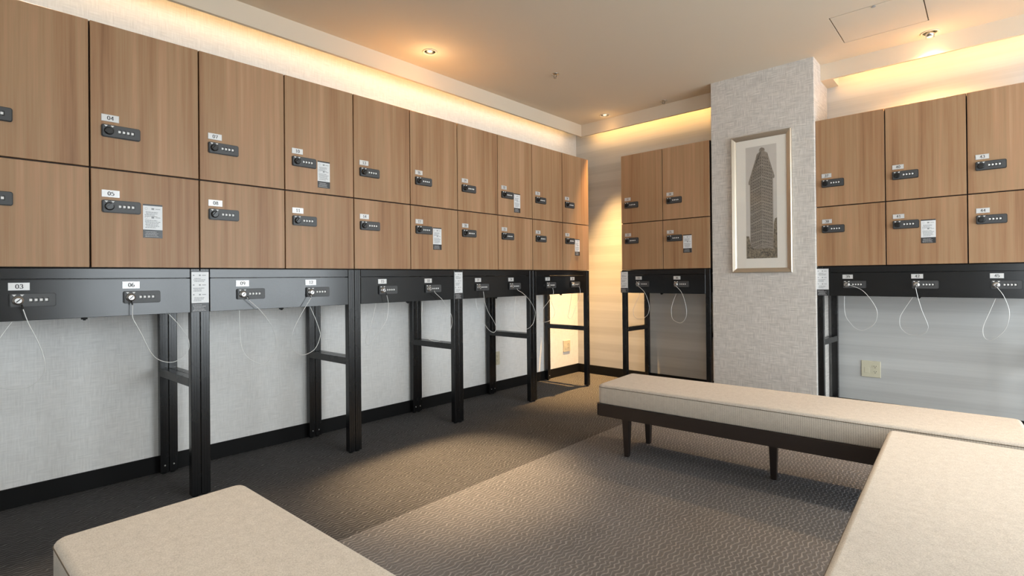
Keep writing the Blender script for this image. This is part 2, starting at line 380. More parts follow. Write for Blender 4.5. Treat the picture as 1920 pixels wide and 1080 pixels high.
led('warm light strip in the cove above the left lockers', (FX - T - 0.011, WY0 + 0.05, LEDZ), (FX - T - 0.011, FY - 0.02, LEDZ), (-1, 0, -0.06), 1.35)
led('warm light strip in the cove between corner and pillar', (FX + 0.02, FY + T + 0.011, LEDZ), (PX0 - 0.01, FY + T + 0.011, LEDZ), (0, 1, -0.10), 1.15)
led('warm light strip in the cove right of the pillar', (PX1 + 0.085, FY + T + 0.011, LEDZ), (WX1 - 0.05, FY + T + 0.011, LEDZ), (0, 1, -0.10), 2.3)

# ------------------------------------------------------------------ downlights
ring_me = MB().revolve([(0.040, 0.0), (0.050, 0.0), (0.050, -0.004), (0.046, -0.007), (0.038, -0.004), (0.0365, 0.002), (0.040, 0.002)], 28, 'z', caps=False).mesh('trim_ring', M['paint'], smooth=True)
can_me = MB().revolve([(0.0395, 0.0), (0.036, 0.03), (0.030, 0.075), (0.001, 0.080)], 28, 'z', caps=False).mesh('reflector', M['chrome'], smooth=True)
gim_me = MB().revolve([(0.021, 0.0), (0.023, 0.0), (0.023, 0.045), (0.021, 0.045)], 20, 'z', caps=False).mesh('lamp_collar', M['chrome'], smooth=True)
bulb_me = MB().revolve([(0.001, 0.022), (0.014, 0.020), (0.020, 0.026), (0.020, 0.040)], 20, 'z').mesh('bulb', M['bulb'], smooth=True)
def downlight(i, label, target, watt, angle, blend, added_halo=0.0, drop=0.0, col=WARM, flood=0.0):
    x, y = DL[i]
    t = thing('downlight', label, 'ceiling light', (x, y, ZC), 0, 'recessed ceiling downlights')
    obj('trim_ring', ring_me, t); obj('reflector', can_me, t); obj('lamp_collar', gim_me, t, (0, 0, -drop)); obj('bulb', bulb_me, t, (0, 0, -drop))
    d = bpy.data.lights.new('spot', 'SPOT'); d.energy = watt; d.color = col; d.spot_size = math.radians(angle); d.spot_blend = blend; d.shadow_soft_size = 0.022
    o = bpy.data.objects.new('spot', d); C.objects.link(o); o.parent = t; o.location = (0, 0, 0.012 - drop)
    o.rotation_euler = (Vector(target) - Vector((x, y, ZC + 0.012 - drop))).to_track_quat('-Z', 'Y').to_euler()
    if flood:      # the wide spill of the lamp, straight down onto the locker tops
        d = bpy.data.lights.new('spill', 'SPOT'); d.energy = flood; d.color = (1.0, 0.55, 0.18); d.spot_size = math.radians(125); d.spot_blend = 1.0; d.shadow_soft_size = 0.022
        o = bpy.data.objects.new('spill', d); C.objects.link(o); o.parent = t; o.location = (0, 0, -0.012 - drop)
    if added_halo:  # unseen point light floated below the lamp, added for the ceiling halo
        d = bpy.data.lights.new('added_halo', 'POINT'); d.energy = added_halo; d.color = col; d.shadow_soft_size = 0.015
        o = bpy.data.objects.new('added_halo', d); C.objects.link(o); o.parent = t; o.location = (0, 0, -0.11)
downlight(0, 'recessed downlight with a glowing halo above the middle left lockers', (0.68, 1.75, 0), 540, 33, 1.0, 0.45, 0.0, (1.0, 0.68, 0.36), 23)
downlight(1, 'small recessed downlight near the far corner cove', (-0.10, 4.08, 0), 540, 54, 0.9, 0.2, 0.0)
downlight(2, 'recessed downlight with a protruding chrome lamp beside the ceiling hatch', (2.30, 3.2, 0.4), 80, 80, 0.9, 0.3, 0.03, (1.0, 0.66, 0.34), 24)
downlight(3, 'recessed downlight over the right hand bench', (2.85, 2.25, 0.4), 75, 52, 1.0, col=SOFT)
downlight(4, 'added recessed fill downlight over the front bench', (1.6, 0.8, 0.4), 45, 80, 1.0, col=SOFT)  # out-of-view lamp added as soft fill for the foreground
downlight(5, 'added recessed fill downlight above the camera side of the room', (2.9, 0.4, 0), 60, 80, 1.0, col=SOFT)  # unseen lamp added for general fill from the camera side
downlight(6, 'added recessed fill downlight above the nearest left lockers', (0.9, 0.2, 0), 40, 60, 1.0, col=SOFT)  # unseen lamp added as fill beside the nearest lockers
downlight(7, 'added recessed fill downlight in the ceiling near the window wall', (4.0, 3.3, 0), 90, 80, 1.0)  # off-frame lamp added to fill the right side of the room

# sprinkler heads
def sprinkler(x, y, label):
    t = thing('sprinkler_head', label, 'sprinkler', (x, y, ZC), 0, 'ceiling sprinkler heads')
    obj('escutcheon', MB().revolve([(0.030, 0), (0.030, -0.003), (0.012, -0.008)], 20, 'z').mesh('escutcheon', M['chrome'], smooth=True), t)
    obj('frame_arm', MB().tube([(-0.010, 0, -0.006), (-0.012, 0, -0.018), (0, 0, -0.030)], 0.002).tube([(0.010, 0, -0.006), (0.012, 0, -0.018), (0, 0, -0.030)], 0.002).mesh('frame_arm', M['lockrim']), t)
    obj('deflector', MB().revolve([(0.013, -0.030), (0.013, -0.032)], 14, 'z').mesh('deflector', M['chrome']), t)
sprinkler(0.329, 3.073, 'small sprinkler head in the open middle of the ceiling')
sprinkler(0.643, 4.200, 'small sprinkler head close to the far cove left of the pillar')

# access hatch
t = thing('access_hatch', 'square ceiling access hatch with a thin dark outline', 'hatch', (HATCH[0], HATCH[2], ZC))
hw, hd = HATCH[1] - HATCH[0], HATCH[3] - HATCH[2]; g_ = 0.006
obj('panel', MB().box(g_, hw - g_, g_, hd - g_, 0.0, 0.012).mesh('panel', M['paint']), t)
obj('dark_rim', MB().box(0.0005, hw - 0.0005, 0.0005, hd - 0.0005, 0.0135, 0.02).mesh('dark_rim', M['carcass']), t)
obj('latch', MB().revolve([(0.011, 0.001), (0.011, -0.003), (0.006, -0.004)], 14, 'z', (hw / 2, 0.018, 0)).mesh('latch', M['greytext']), t)

# ------------------------------------------------------------------ digits: strokes that are thick upright and thin across
def arc(cx, cz, rx, rz, a0, a1, n=14): return [(cx + rx * math.cos(math.radians(a0 + (a1 - a0) * i / n)), cz + rz * math.sin(math.radians(a0 + (a1 - a0) * i / n))) for i in range(n + 1)]
GL = {'0': [arc(.32, .5, .25, .47, 90, 450, 24)], '1': [[(.14, .80), (.34, .96), (.34, .03)], [(.14, .02), (.54, .02)]],
      '2': [arc(.32, .70, .24, .27, 170, -35) + [(.08, .05), (.58, .05), (.60, .16)]],
      '3': [arc(.30, .74, .21, .23, 160, -90), arc(.30, .27, .26, .25, 90, -160)],
      '4': [[(.46, .02), (.46, .97), (.06, .30), (.62, .30)]], '5': [[(.54, .95), (.16, .95), (.12, .55)] + arc(.30, .32, .26, .29, 120, -150)],
      '6': [arc(.40, .48, .33, .48, 70, 180) + arc(.32, .28, .25, .26, 180, 540, 20)], '7': [[(.08, .80), (.10, .95), (.58, .95), (.26, .02)]],
      '8': [arc(.32, .74, .20, .22, -90, 270, 20), arc(.32, .26, .25, .25, 90, 450, 20)],
      '9': [arc(.32, .70, .25, .26, 0, 360, 20) + arc(.24, .50, .33, .48, 20, -75)]}
def glyphs(txt, h, x0, z0, mb, y0, y1):
    for i, ch in enumerate(txt):
        for st in GL[ch]:
            for (ax, az), (bx, bz) in zip(st, st[1:]):
                dx, dz = bx - ax, bz - az; L = math.hypot(dx, dz)
                if L < 1e-6: continue
                w = (0.035 + 0.055 * abs(dz) / L); ux, uz = dx / L, dz / L; nx, nz = -uz * w, ux * w
                e = 0.02
                q = [(ax - ux * e - nx, az - uz * e - nz), (bx + ux * e - nx, bz + uz * e - nz), (bx + ux * e + nx, bz + uz * e + nz), (ax - ux * e + nx, az - uz * e + nz)]
                mb.poly([(x0 + (i * 0.72 + px) * h, z0 + pz * h) for px, pz in q], y0, y1)
    return mb

# ------------------------------------------------------------------ shared small meshes (local: x across, -y towards the room, z up)
# number plate 0.060 x 0.029, lock 0.134 x 0.053: origin at their lower left corner on the surface
plate_me = MB().box(0, 0.060, -0.0025, 0, 0, 0.029, 0).box(0.0015, 0.0585, -0.0031, -0.0024, 0.0015, 0.0275, 1).mesh('number_plate', [M['plate_rim'], M['plate']])
num_cache = {}
def num_mesh(txt):
    if txt not in num_cache: num_cache[txt] = glyphs(txt, 0.0165, 0.0195, 0.0065, MB(), -0.0034, -0.0030).mesh('number', M['ink'])
    return num_cache[txt]
lock_me = MB().poly(round_rect(0, 0.134, 0, 0.053, 0.008), -0.006, 0, 0).poly(round_rect(0.003, 0.131, 0.003, 0.050, 0.006), -0.011, -0.005, 1).mesh('combination_lock', [M['lockrim'], M['lock']])
dial_me = MB().box(0.0035, 0.0105, -0.0117, -0.0100, 0.0175, 0.0365, 0).box(-0.001, 0.0070, -0.0126, -0.0100, 0.0225, 0.0315, 1).mesh('dial', [M['lockrim'], M['white']])
knob_me = MB().revolve([(0.0165, 0.010), (0.0165, 0.014), (0.0145, 0.020), (0.012, 0.021)], 22, 'y', (0, 0, 0)).box(-0.0045, 0.0045, -0.028, -0.019, -0.0145, 0.0145).mesh('turn_knob', M['knob'], smooth=False)
key_me = MB().revolve([(0.0165, 0.010), (0.0165, 0.017), (0.0125, 0.020), (0.0125, 0.027), (0.010, 0.029)], 22, 'y', (0, 0, 0), 0).box(-0.0085, 0.0085, -0.0296, -0.027, -0.0018, 0.0018, 1).mesh('key_cylinder', [M['steel'], M['lockrim']])
mark_me = MB().poly([(-0.006, 0.006), (0, -0.001), (0.006, 0.006)], -0.0118, -0.0105).mesh('pointer_mark', M['white'])
def put_lock(parent, x, z, keyed=False, steel_turn=0.0, y=0.0):
    l = obj('combination_lock', lock_me, parent, (x, y, z))
    k = obj('key_cylinder' if keyed else 'turn_knob', key_me if keyed else knob_me, l, (0.0245, 0, 0.0255), (0, math.radians(steel_turn), 0))
    for dx in (-0.0105, 0.0115): obj('pointer_mark', mark_me, l, (0.0245 + dx, 0, 0.0425))
    for i in range(4): obj('dial', dial_me, l, (0.0570 + i * 0.0150, 0, 0))
    return l
def put_plate(parent, txt, x, z, y=0.0):
    p_ = obj('number_plate', plate_me, parent, (x, y, z)); obj('number', num_mesh(txt), p_)
def text_lines(mb, x0, x1, z0, z1, n, y0, y1, seed, heavy=0.45):
    r = random.Random(seed); st = (z1 - z0) / n
    for i in range(n):
        z = z1 - (i + 1) * st; x = x0 + r.uniform(0, 0.1) * (x1 - x0); end = x0 + (x1 - x0) * r.uniform(0.55, 1.0)
        while x < end:
            w = r.uniform(0.003, 0.010); mb.box(x, min(x + w, end), y0, y1, z, z + st * heavy); x += w + 0.0012
    return mb
# notice for the doors: 0.072 x 0.148, white sheet, black strip at the top, black foot with white lines
NW, NH = 0.072, 0.148
ns_me = MB().box(0, NW, -0.0012, 0, 0, NH).mesh('notice_sheet', M['paper'])
ns_foot = MB().box(0, NW, -0.0016, -0.0011, 0, 0.036).mesh('dark_band', M['band']); ns_head = MB().box(0, NW, -0.0016, -0.0011, NH - 0.007, NH).mesh('dark_strip', M['band'])
mb = text_lines(MB(), 0.006, 0.064, 0.044, 0.082, 6, -0.0016, -0.0011, 3); text_lines(mb, 0.006, 0.062, 0.094, 0.118, 4, -0.0016, -0.0011, 5)
for cx, cz in ((0.036, 0.128), (0.036, 0.090)):
    mb.box(cx - 0.005, cx + 0.005, -0.0016, -0.0011, cz - 0.004, cz + 0.004); mb.box(cx + 0.010, cx + 0.028, -0.0016, -0.0011, cz - 0.0015, cz + 0.001); mb.tube([(cx - 0.024 + 0.005 * math.cos(a), -0.0013, cz + 0.005 * math.sin(a)) for a in [i * 0.7 for i in range(9)]], 0.0005, 4)
ns_text = mb.mesh('printed_text', M['greytext'])
ns_ftext = text_lines(MB(), 0.006, 0.066, 0.006, 0.032, 4, -0.0020, -0.0015, 9, 0.3).mesh('foot_text', M['bandtext'])
def door_notice(parent, x, z):
    s_ = obj('notice_sheet', ns_me, parent, (x, 0, z)); obj('dark_band', ns_foot, s_); obj('dark_strip', ns_head, s_); obj('printed_text', ns_text, s_); obj('foot_text', ns_ftext, s_)
# notice on the posts: 0.072 x 0.192
ps_me = MB().box(0, NW, -0.0012, 0, 0, 0.192).mesh('notice_sheet', M['paper'])
ps_foot = MB().box(0, NW, -0.0016, -0.0011, 0, 0.043).mesh('dark_band', M['band']); ps_head = MB().box(0, NW, -0.0016, -0.0011, 0.187, 0.192).mesh('dark_strip', M['band'])
mb = MB()
for q in range(3):
    z = 0.052 + q * 0.045; text_lines(mb, 0.006, 0.060, z, z + 0.020, 3, -0.0016, -0.0011, 20 + q)
    mb.box(0.031, 0.038, -0.0016, -0.0011, z + 0.026, z + 0.033); mb.box(0.044, 0.060, -0.0016, -0.0011, z + 0.028, z + 0.031); mb.box(0.006, 0.012, -0.0016, -0.0011, z + 0.027, z + 0.032)
ps_text = mb.mesh('printed_text', M['greytext'])
ps_ftext = text_lines(MB(), 0.005, 0.066, 0.006, 0.039, 5, -0.0020, -0.0015, 31, 0.3).mesh('foot_text', M['bandtext'])
def post_notice(origin, rz, dx, label):
    s_ = obj('paper_notice', ps_me, None, (origin[0] + dx * math.cos(rz) + 0.0015 * math.sin(rz), origin[1] + dx * math.sin(rz) - 0.0015 * math.cos(rz), 0.860), (0, 0, rz)); tag(s_, label, 'notice', 'notices taped to the stand posts')
    obj('dark_band', ps_foot, s_); obj('dark_strip', ps_head, s_); obj('printed_text', ps_text, s_); obj('foot_text', ps_ftext, s_)

# ------------------------------------------------------------------ lockers
W, ZT, ZM, ZB, DEPTH = 0.40, 2.0894, 1.479, 1.0635, 0.40
def locker_meshes(h):
    body = MB().box(0.001, W - 0.001, 0.0205, DEPTH - 0.012, 0.001, h - 0.001).mesh('body', M['carcass'])
    door = MB().box(0.0032, W - 0.0032, 0.0, 0.0195, 0.0035, h - 0.0035).mesh('door', M['wood'], 0.0008, 1)
    return body, door
top_me = MB().box(0.001, W - 0.001, 0.0205, DEPTH - 0.012, -0.001, 0.003).mesh('bounce_top', M['top_board'])  # unseen pale top added to bounce downlight onto ceiling and fascia
UP, LOW = locker_meshes(ZT - ZM), locker_meshes(ZM - ZB)
def locker(num, upper, origin, rz, label, group, notice=False):
    z = ZM if upper else ZB
    t = thing('locker', label, 'locker', (origin[0], origin[1], z), rz, group)
    b_, d_ = UP if upper else LOW
    obj('body', b_, t); obj('door', d_, t)
    if upper: obj('bounce_top', top_me, t, (0, 0, ZT - ZM))
    zo = (1.6125 - ZM) if upper else (1.296 - ZB)
    put_lock(t, 0.0375, zo, False, random.choice((38, 42, 45)))
    put_plate(t, num, 0.0375, zo + (0.0665 if upper else 0.0655))
    if notice: door_notice(t, 0.180, (1.514 - ZM) if upper else (1.197 - ZB))
    return t

# ------------------------------------------------------------------ stands under the lockers
PW, PD, ZF, ZRAIL = 0.0400, 0.040, 0.860, 1.0185
post_me = MB().box(0, PW - 0.001, 0, PD, 0.008, ZB - 0.001).mesh('post', M['black'], 0.0025, 2)
post_ridge = MB().box(0.013, 0.0165, -0.0012, 0.001, 0.010, ZB - 0.003).box(0.0235, 0.027, -0.0012, 0.001, 0.010, ZB - 0.003).mesh('post_ridge', M['black'])
foot_me = MB().revolve([(0.012, 0.0), (0.012, 0.004), (0.008, 0.004), (0.008, 0.009)], 14, 'z').mesh('foot', M['base'])
bolt_me = MB().revolve([(0.004, 0.0), (0.004, 0.003), (0.002, 0.004)], 10, 'y').mesh('bolt', M['steel'])
def stand(origin, rz, ncol, label, group, nums, offs, rear, rear_shift, notices=()):
    wid = ncol * W
    t = thing('locker_stand', label, 'stand', (origin[0], origin[1], 0), rz, group)
    fronts = (0.0005, wid - PW + 0.0005)
    for i, x in enumerate(fronts):
        p_ = obj('post', post_me, t, (x, 0.0, 0)); obj('post_ridge', post_ridge, p_); obj('foot', foot_me, p_, (PW / 2, PD / 2, 0))
        xr = x + rear_shift
        p_ = obj('post', post_me, t, (xr, rear, 0)); obj('post_ridge', post_ridge, p_); obj('foot', foot_me, p_, (PW / 2, PD / 2, 0)); obj('bolt', bolt_me, p_, (PW / 2, 0, 0.045))
        # crossbar from the front post to the rear post
        mb = MB(); y0, y1 = PD - 0.001, rear + 0.001; zb0, zb1 = 0.511, 0.551
        vs = [(x, y0), (x + PW - 0.002, y0), (xr + PW - 0.002, y1), (xr, y1)]
        mb.add([(a, b, zb0) for a, b in vs] + [(a, b, zb1) for a, b in vs], [(0, 3, 2, 1), (4, 5, 6, 7), (0, 1, 5, 4), (1, 2, 6, 5), (2, 3, 7, 6), (3, 0, 4, 7)])
        obj('crossbar', mb.mesh('crossbar', M['black'], 0.0015, 1), t)
    x0, x1 = PW + 0.0015, wid - PW - 0.0005
    r_ = obj('top_rail', MB().box(x0, x1, 0.001, 0.035, ZRAIL + 0.0015, ZB - 0.002).mesh('top_rail', M['black_satin'], 0.0012, 1), t)
    obj('rail_groove', MB().box(x0 + 0.002, x1 - 0.002, -0.0004, 0.002, ZRAIL + 0.021, ZRAIL + 0.024).mesh('rail_groove', M['black_satin']), r_)
    obj('front_panel', MB().box(x0, x1, 0.0, 0.018, ZF, ZRAIL - 0.001).mesh('front_panel', M['black_satin'], 0.0012, 1), t)
    obj('drawer_box', MB().box(x0 + 0.01, x1 - 0.01, 0.0185, min(rear, 0.40), ZF + 0.008, ZRAIL + 0.001).mesh('drawer_box', M['black']), t)
    obj('top_board', MB().box(0.004, wid - 0.004, 0.036, min(rear + 0.02, 0.395), ZRAIL + 0.012, ZB - 0.0015).mesh('top_board', M['black']), t)
    c_ = obj('catch', MB().box(-0.010, 0.010, 0.004, 0.016, -0.007, 0.0).box(-0.004, 0.004, 0.001, 0.012, -0.011, -0.006).mesh('catch', M['base']), t, (wid / 2 - 0.02 if ncol == 2 else wid * 0.47, 0, ZF))
    for n_, ox in zip(nums, offs):
        put_lock(t, ox, 0.912, True, -45); put_plate(t, n_, ox - 0.002, 0.9765)
    for x, lab in notices: post_notice(origin, rz, x, lab)
    return t

Y0 = 0.3784
R90 = math.pi / 2
lock_notice = {'05', '10', '17', '22', '29', '35', '41'}
ORD = ['first', 'second', 'third', 'fourth', 'fifth', 'sixth', 'seventh', 'eighth', 'ninth', 'tenth']
def what(n, up, place):
    return '%s locker %s, %s%s' % ('upper' if up else 'lower', n, place, ', bearing a paper notice' if n in lock_notice else '')
for k in range(-1, 9):
    a, b = '%02d' % (3 * k + 4), '%02d' % (3 * k + 5); y = Y0 + k * W
    for n, up in ((a, True), (b, False)):
        locker(n, up, (0.0, y), R90, what(n, up, '%s column along the left wall' % ORD[k + 1]), 'lockers along the left wall', n in lock_notice)
for u in range(5):
    k = -1 + 2 * u; n1, n2 = '%02d' % (3 * k + 6), '%02d' % (3 * k + 9)
    stand((0.0, Y0 + k * W), R90, 2, '%s black metal stand along the left wall, with drawer locks %s and %s' % (ORD[u], n1, n2), 'stands along the left wall',
          (n1, n2), (0.1585, 0.5075), 0.448, -0.020, ([(0.764, 'white instruction notice on the posts between %s left wall stands' % ('first and second' if u == 0 else 'third and fourth'))] if u in (0, 2) else ()))
XB, YB_ = 0.2837, 4.078
for c in range(2):
    for n, up in (('%02d' % (31 + 3 * c), True), ('%02d' % (32 + 3 * c), False)):
        locker(n, up, (XB + c * W, YB_), 0, what(n, up, ('beside the far corner', 'directly left of the pillar')[c]), 'lockers between corner and pillar', n in lock_notice)
stand((XB, YB_), 0, 2, 'black metal locker stand with drawers 33 and 36 between corner and pillar', 'stands on the back wall', ('33', '36'), (0.141, 0.494), 0.362, 0.022, [(-0.010, 'white instruction notice on the stand post nearest the far corner')])
XR, YR_ = 1.826, 4.118
for c in range(3):
    for n, up in (('%02d' % (37 + 3 * c), True), ('%02d' % (38 + 3 * c), False)):
        locker(n, up, (XR - 0.006 + c * W, YR_), 0, what(n, up, ('directly right of the pillar', 'middle column right of the pillar', 'at the right picture edge')[c]), 'lockers right of the pillar', n in lock_notice)
stand((XR - 0.006, YR_), 0, 3, 'wide black metal locker stand with drawers 39, 42 and 45 right of the pillar', 'stands on the back wall', ('39', '42', '45'), (0.158, 0.530, 0.896), 0.330, 0.022, [(0.002, 'white instruction notice on the stand post right of the pillar')])

# ------------------------------------------------------------------ security cables hanging from the drawer locks
CAB = {
    '03': [(0.196, 0.904), (0.21, 0.852), (0.231, 0.795), (0.249, 0.735), (0.257, 0.682), (0.246, 0.64), (0.218, 0.611), (0.186, 0.604), (0.148, 0.611), (0.117, 0.628), (0.095, 0.664), (0.088, 0.698), (0.104, 0.748), (0.135, 0.8), (0.152, 0.83), (0.172, 0.865), (0.178, 0.885)],
    '06': [(0.135, 0.905), (0.135, 0.854), (0.149, 0.818), (0.167, 0.776), (0.194, 0.708), (0.217, 0.672), (0.249, 0.649), (0.29, 0.641), (0.331, 0.659), (0.353, 0.69), (0.355, 0.73), (0.345, 0.76), (0.316, 0.81), (0.279, 0.859)],
    '09': [(0.205, 0.909), (0.25, 0.865), (0.284, 0.822), (0.319, 0.765), (0.341, 0.685), (0.335, 0.635), (0.3, 0.587), (0.266, 0.584), (0.214, 0.619), (0.187, 0.675), (0.181, 0.776), (0.183, 0.873)],
    '12': [(0.122, 0.909), (0.092, 0.861), (0.054, 0.798), (0.027, 0.743), (0.018, 0.673), (0.032, 0.633), (0.075, 0.604), (0.125, 0.609), (0.165, 0.633), (0.192, 0.685), (0.195, 0.719), (0.172, 0.794), (0.14, 0.873)],
    '15': [(0.199, 0.905), (0.209, 0.852), (0.2, 0.768), (0.172, 0.718), (0.139, 0.676), (0.096, 0.622), (0.078, 0.618), (0.074, 0.641), (0.093, 0.684), (0.123, 0.733), (0.168, 0.874)],
    '18': [(0.172, 0.91), (0.228, 0.866), (0.26, 0.825), (0.309, 0.761), (0.325, 0.709), (0.32, 0.662), (0.283, 0.607), (0.209, 0.585), (0.134, 0.613), (0.1, 0.679), (0.113, 0.867)],
    '21': [(0.212, 0.906), (0.225, 0.833), (0.259, 0.758), (0.323, 0.681), (0.352, 0.631), (0.34, 0.601), (0.301, 0.616), (0.252, 0.672), (0.215, 0.739), (0.195, 0.798), (0.191, 0.872)],
    '24': [(0.184, 0.908), (0.247, 0.879), (0.327, 0.819), (0.387, 0.744), (0.4, 0.695), (0.379, 0.628), (0.313, 0.594), (0.231, 0.618), (0.195, 0.683), (0.209, 0.799), (0.228, 0.873)],
    '27': [(0.218, 0.915), (0.224, 0.866), (0.159, 0.803), (0.082, 0.739), (0.067, 0.691), (0.08, 0.645), (0.147, 0.633), (0.248, 0.65), (0.302, 0.704), (0.273, 0.784), (0.246, 0.87)],
    '30': [(0.197, 0.921), (0.213, 0.883), (0.202, 0.816), (0.162, 0.742), (0.115, 0.654), (0.091, 0.642), (0.083, 0.661), (0.116, 0.706), (0.174, 0.86)],
    '33': [(0.175, 0.927), (0.236, 0.873), (0.27, 0.803), (0.28, 0.741), (0.263, 0.678), (0.212, 0.64), (0.154, 0.632), (0.114, 0.658), (0.103, 0.714), (0.137, 0.791), (0.175, 0.876)],
    '36': [(0.124, 0.926), (0.17, 0.877), (0.2, 0.802), (0.214, 0.723), (0.203, 0.664), (0.167, 0.623), (0.121, 0.622), (0.079, 0.647), (0.065, 0.697), (0.065, 0.747), (0.081, 0.808), (0.11, 0.88)],
    '39': [(0.196, 0.94), (0.27, 0.904), (0.318, 0.845), (0.352, 0.775), (0.351, 0.716), (0.331, 0.672), (0.277, 0.634), (0.232, 0.642), (0.202, 0.673), (0.172, 0.721), (0.163, 0.794), (0.164, 0.878)],
    '42': [(0.155, 0.92), (0.165, 0.861), (0.186, 0.773), (0.211, 0.695), (0.211, 0.662), (0.192, 0.633), (0.149, 0.619), (0.104, 0.627), (0.072, 0.666), (0.069, 0.722), (0.087, 0.77), (0.147, 0.88)],
    '45': [(0.126, 0.926), (0.154, 0.874), (0.175, 0.797), (0.173, 0.736), (0.157, 0.679), (0.121, 0.631), (0.091, 0.613), (0.07, 0.627), (0.063, 0.664), (0.069, 0.705), (0.092, 0.773), (0.128, 0.882)],
}
def catmull(P, n=6):
    out = []
    for i in range(len(P) - 1):
        p0, p1, p2, p3 = P[max(i - 1, 0)], P[i], P[i + 1], P[min(i + 2, len(P) - 1)]
        for j in range(n):
            t_ = j / n
            out.append(tuple(0.5 * ((2 * b) + (c - a) * t_ + (2 * a - 5 * b + 4 * c - d) * t_ ** 2 + (3 * b - a - 3 * c + d) * t_ ** 3) for a, b, c, d in zip(p0, p1, p2, p3)))
    return out + [P[-1]]
CWHERE = ['on the first left wall drawer, nearer lock', 'on the first left wall drawer, farther lock', 'on the second left wall drawer, nearer lock', 'on the second left wall drawer, farther lock',
          'on the third left wall drawer, nearer lock', 'on the third left wall drawer, farther lock', 'on the fourth left wall drawer, nearer lock', 'on the fourth left wall drawer, farther lock',
          'on the last left wall drawer, nearer lock', 'on the last left wall drawer, farther lock', 'left one between corner and pillar', 'directly left of the pillar',
          'directly right of the pillar', 'middle one right of the pillar', 'at the right picture edge']
for n, pts in CAB.items():
    i = int(n)
    if i <= 30: org, rz = (0.0, Y0 + (i // 3 - 2) * W), R90
    elif i <= 36: org, rz = (XB + (i // 3 - 11) * W, YB_), 0
    else: org, rz = (1.8174 + (i // 3 - 13) * W, YR_), 0
    N = len(pts); P = []
    for q, (a, z) in enumerate(pts):
        f = q / (N - 1); P.append((a, -0.030 + 0.062 * max(0, (f - 0.25) / 0.75), z))
    P = [(P[0][0] - 0.004, -0.026, P[0][1 + 1] + 0.018)] + P
    t = thing('security_cable', 'thin steel cable loop hanging from lock %s %s' % (n, CWHERE[i // 3 - 1]), 'cable', (org[0], org[1], 0), rz, 'security cables')
    obj('wire', MB().tube(catmull(P), 0.0016, 6).mesh('wire', M['cable'], smooth=True), t)
    a, b = Vector(P[0]), Vector(P[1]); obj('sleeve', MB().tube([a, a + (b - a) * 0.5, a + (b - a) * 0.95], 0.0028, 8).mesh('sleeve', M['sleeve'], smooth=True), t)

# ------------------------------------------------------------------ benches
BL, BD = 1.76, 0.435
def cushion_mesh():
    bm = bmesh.new(); bmesh.ops.create_cube(bm, size=1.0)
    for v in bm.verts: v.co = Vector(((v.co.x + 0.5) * BL, (v.co.y + 0.5) * BD, 0.292 + (v.co.z + 0.5) * 0.106))
    up = [e for e in bm.edges if abs(e.verts[0].co.z - e.verts[1].co.z) > 0.05]
    bmesh.ops.bevel(bm, geom=up, offset=0.03, segments=5, affect='EDGES', profile=0.5)
    top = [e for e in bm.edges if e.verts[0].co.z > 0.397 and e.verts[1].co.z > 0.397]
    bmesh.ops.bevel(bm, geom=top, offset=0.016, segments=4, affect='EDGES', profile=0.5)
    bot = [e for e in bm.edges if e.verts[0].co.z < 0.2925 and e.verts[1].co.z < 0.2925]
    bmesh.ops.bevel(bm, geom=bot, offset=0.008, segments=2, affect='EDGES', profile=0.5)
    for f in bm.faces: f.smooth = len(f.verts) <= 4
    bm.normal_update()
    tops = []
    for f in bm.faces:
        cz = f.calc_center_median().z; f.material_index = 0 if (f.normal.z > 0.30 and cz > 0.38) else 1
    me = bpy.data.meshes.new('cushion'); bm.to_mesh(me); bm.free(); me.materials.append(M['fabric_top']); me.materials.append(M['fabric_side']); return me
cush_me = cushion_mesh()
def ring(inset, z, r):
    return [(x, y, z) for x, y in round_rect(inset, BL - inset, inset, BD - inset, 0.03, 5)]
seam_me = MB().tube(ring(-0.0002, 0.3845, 0.0), 0.0014, 5, True).mesh('seam', M['seam'])
rail_me = MB()
OVR = 0.008
rail_me = MB().add([(x, y, 0.226) for x, y in round_rect(-OVR, BL + OVR, -OVR, BD + OVR, 0.03, 4)] + [(x, y, 0.2915) for x, y in round_rect(-OVR, BL + OVR, -OVR, BD + OVR, 0.03, 4)],
     [tuple(range(20)), tuple(range(39, 19, -1))] + [(i, (i + 1) % 20, (i + 1) % 20 + 20, i + 20) for i in range(20)]).mesh('frame', M['walnut'])
mb = MB()
def leg_mesh():
    a, b = 0.021, 0.013
    return MB().add([(-b, -b, 0.0), (b, -b, 0.0), (b, b, 0.0), (-b, b, 0.0), (-a, -a, 0.227), (a, -a, 0.227), (a, a, 0.227), (-a, a, 0.227)],
                    [(0, 3, 2, 1), (4, 5, 6, 7), (0, 1, 5, 4), (1, 2, 6, 5), (2, 3, 7, 6), (3, 0, 4, 7)]).mesh('leg', M['walnut'], 0.003, 2)
leg_me = leg_mesh()
def bench(label, x, y, deg):
    t = thing('bench', label, 'bench', (x, y, 0.0015), math.radians(deg), 'upholstered benches')
    c_ = obj('cushion', cush_me, t); obj('seam', seam_me, c_); obj('frame', rail_me, t)
    for lx, ly in ((0.145, 0.075), (0.145, BD - 0.075), (BL - 0.145, 0.075), (BL - 0.145, BD - 0.075), (0.862, BD / 2)): obj('leg', leg_me, t, (lx, ly, 0))
    return t
bench('beige upholstered bench on dark legs in front of the pillar', 1.078, 2.462, 3.9)
bench('beige upholstered bench lying lengthwise at the right edge', 2.905, 0.74, 91.8)
bench('beige upholstered bench in the near left foreground', 1.070, 0.152, 2.6)

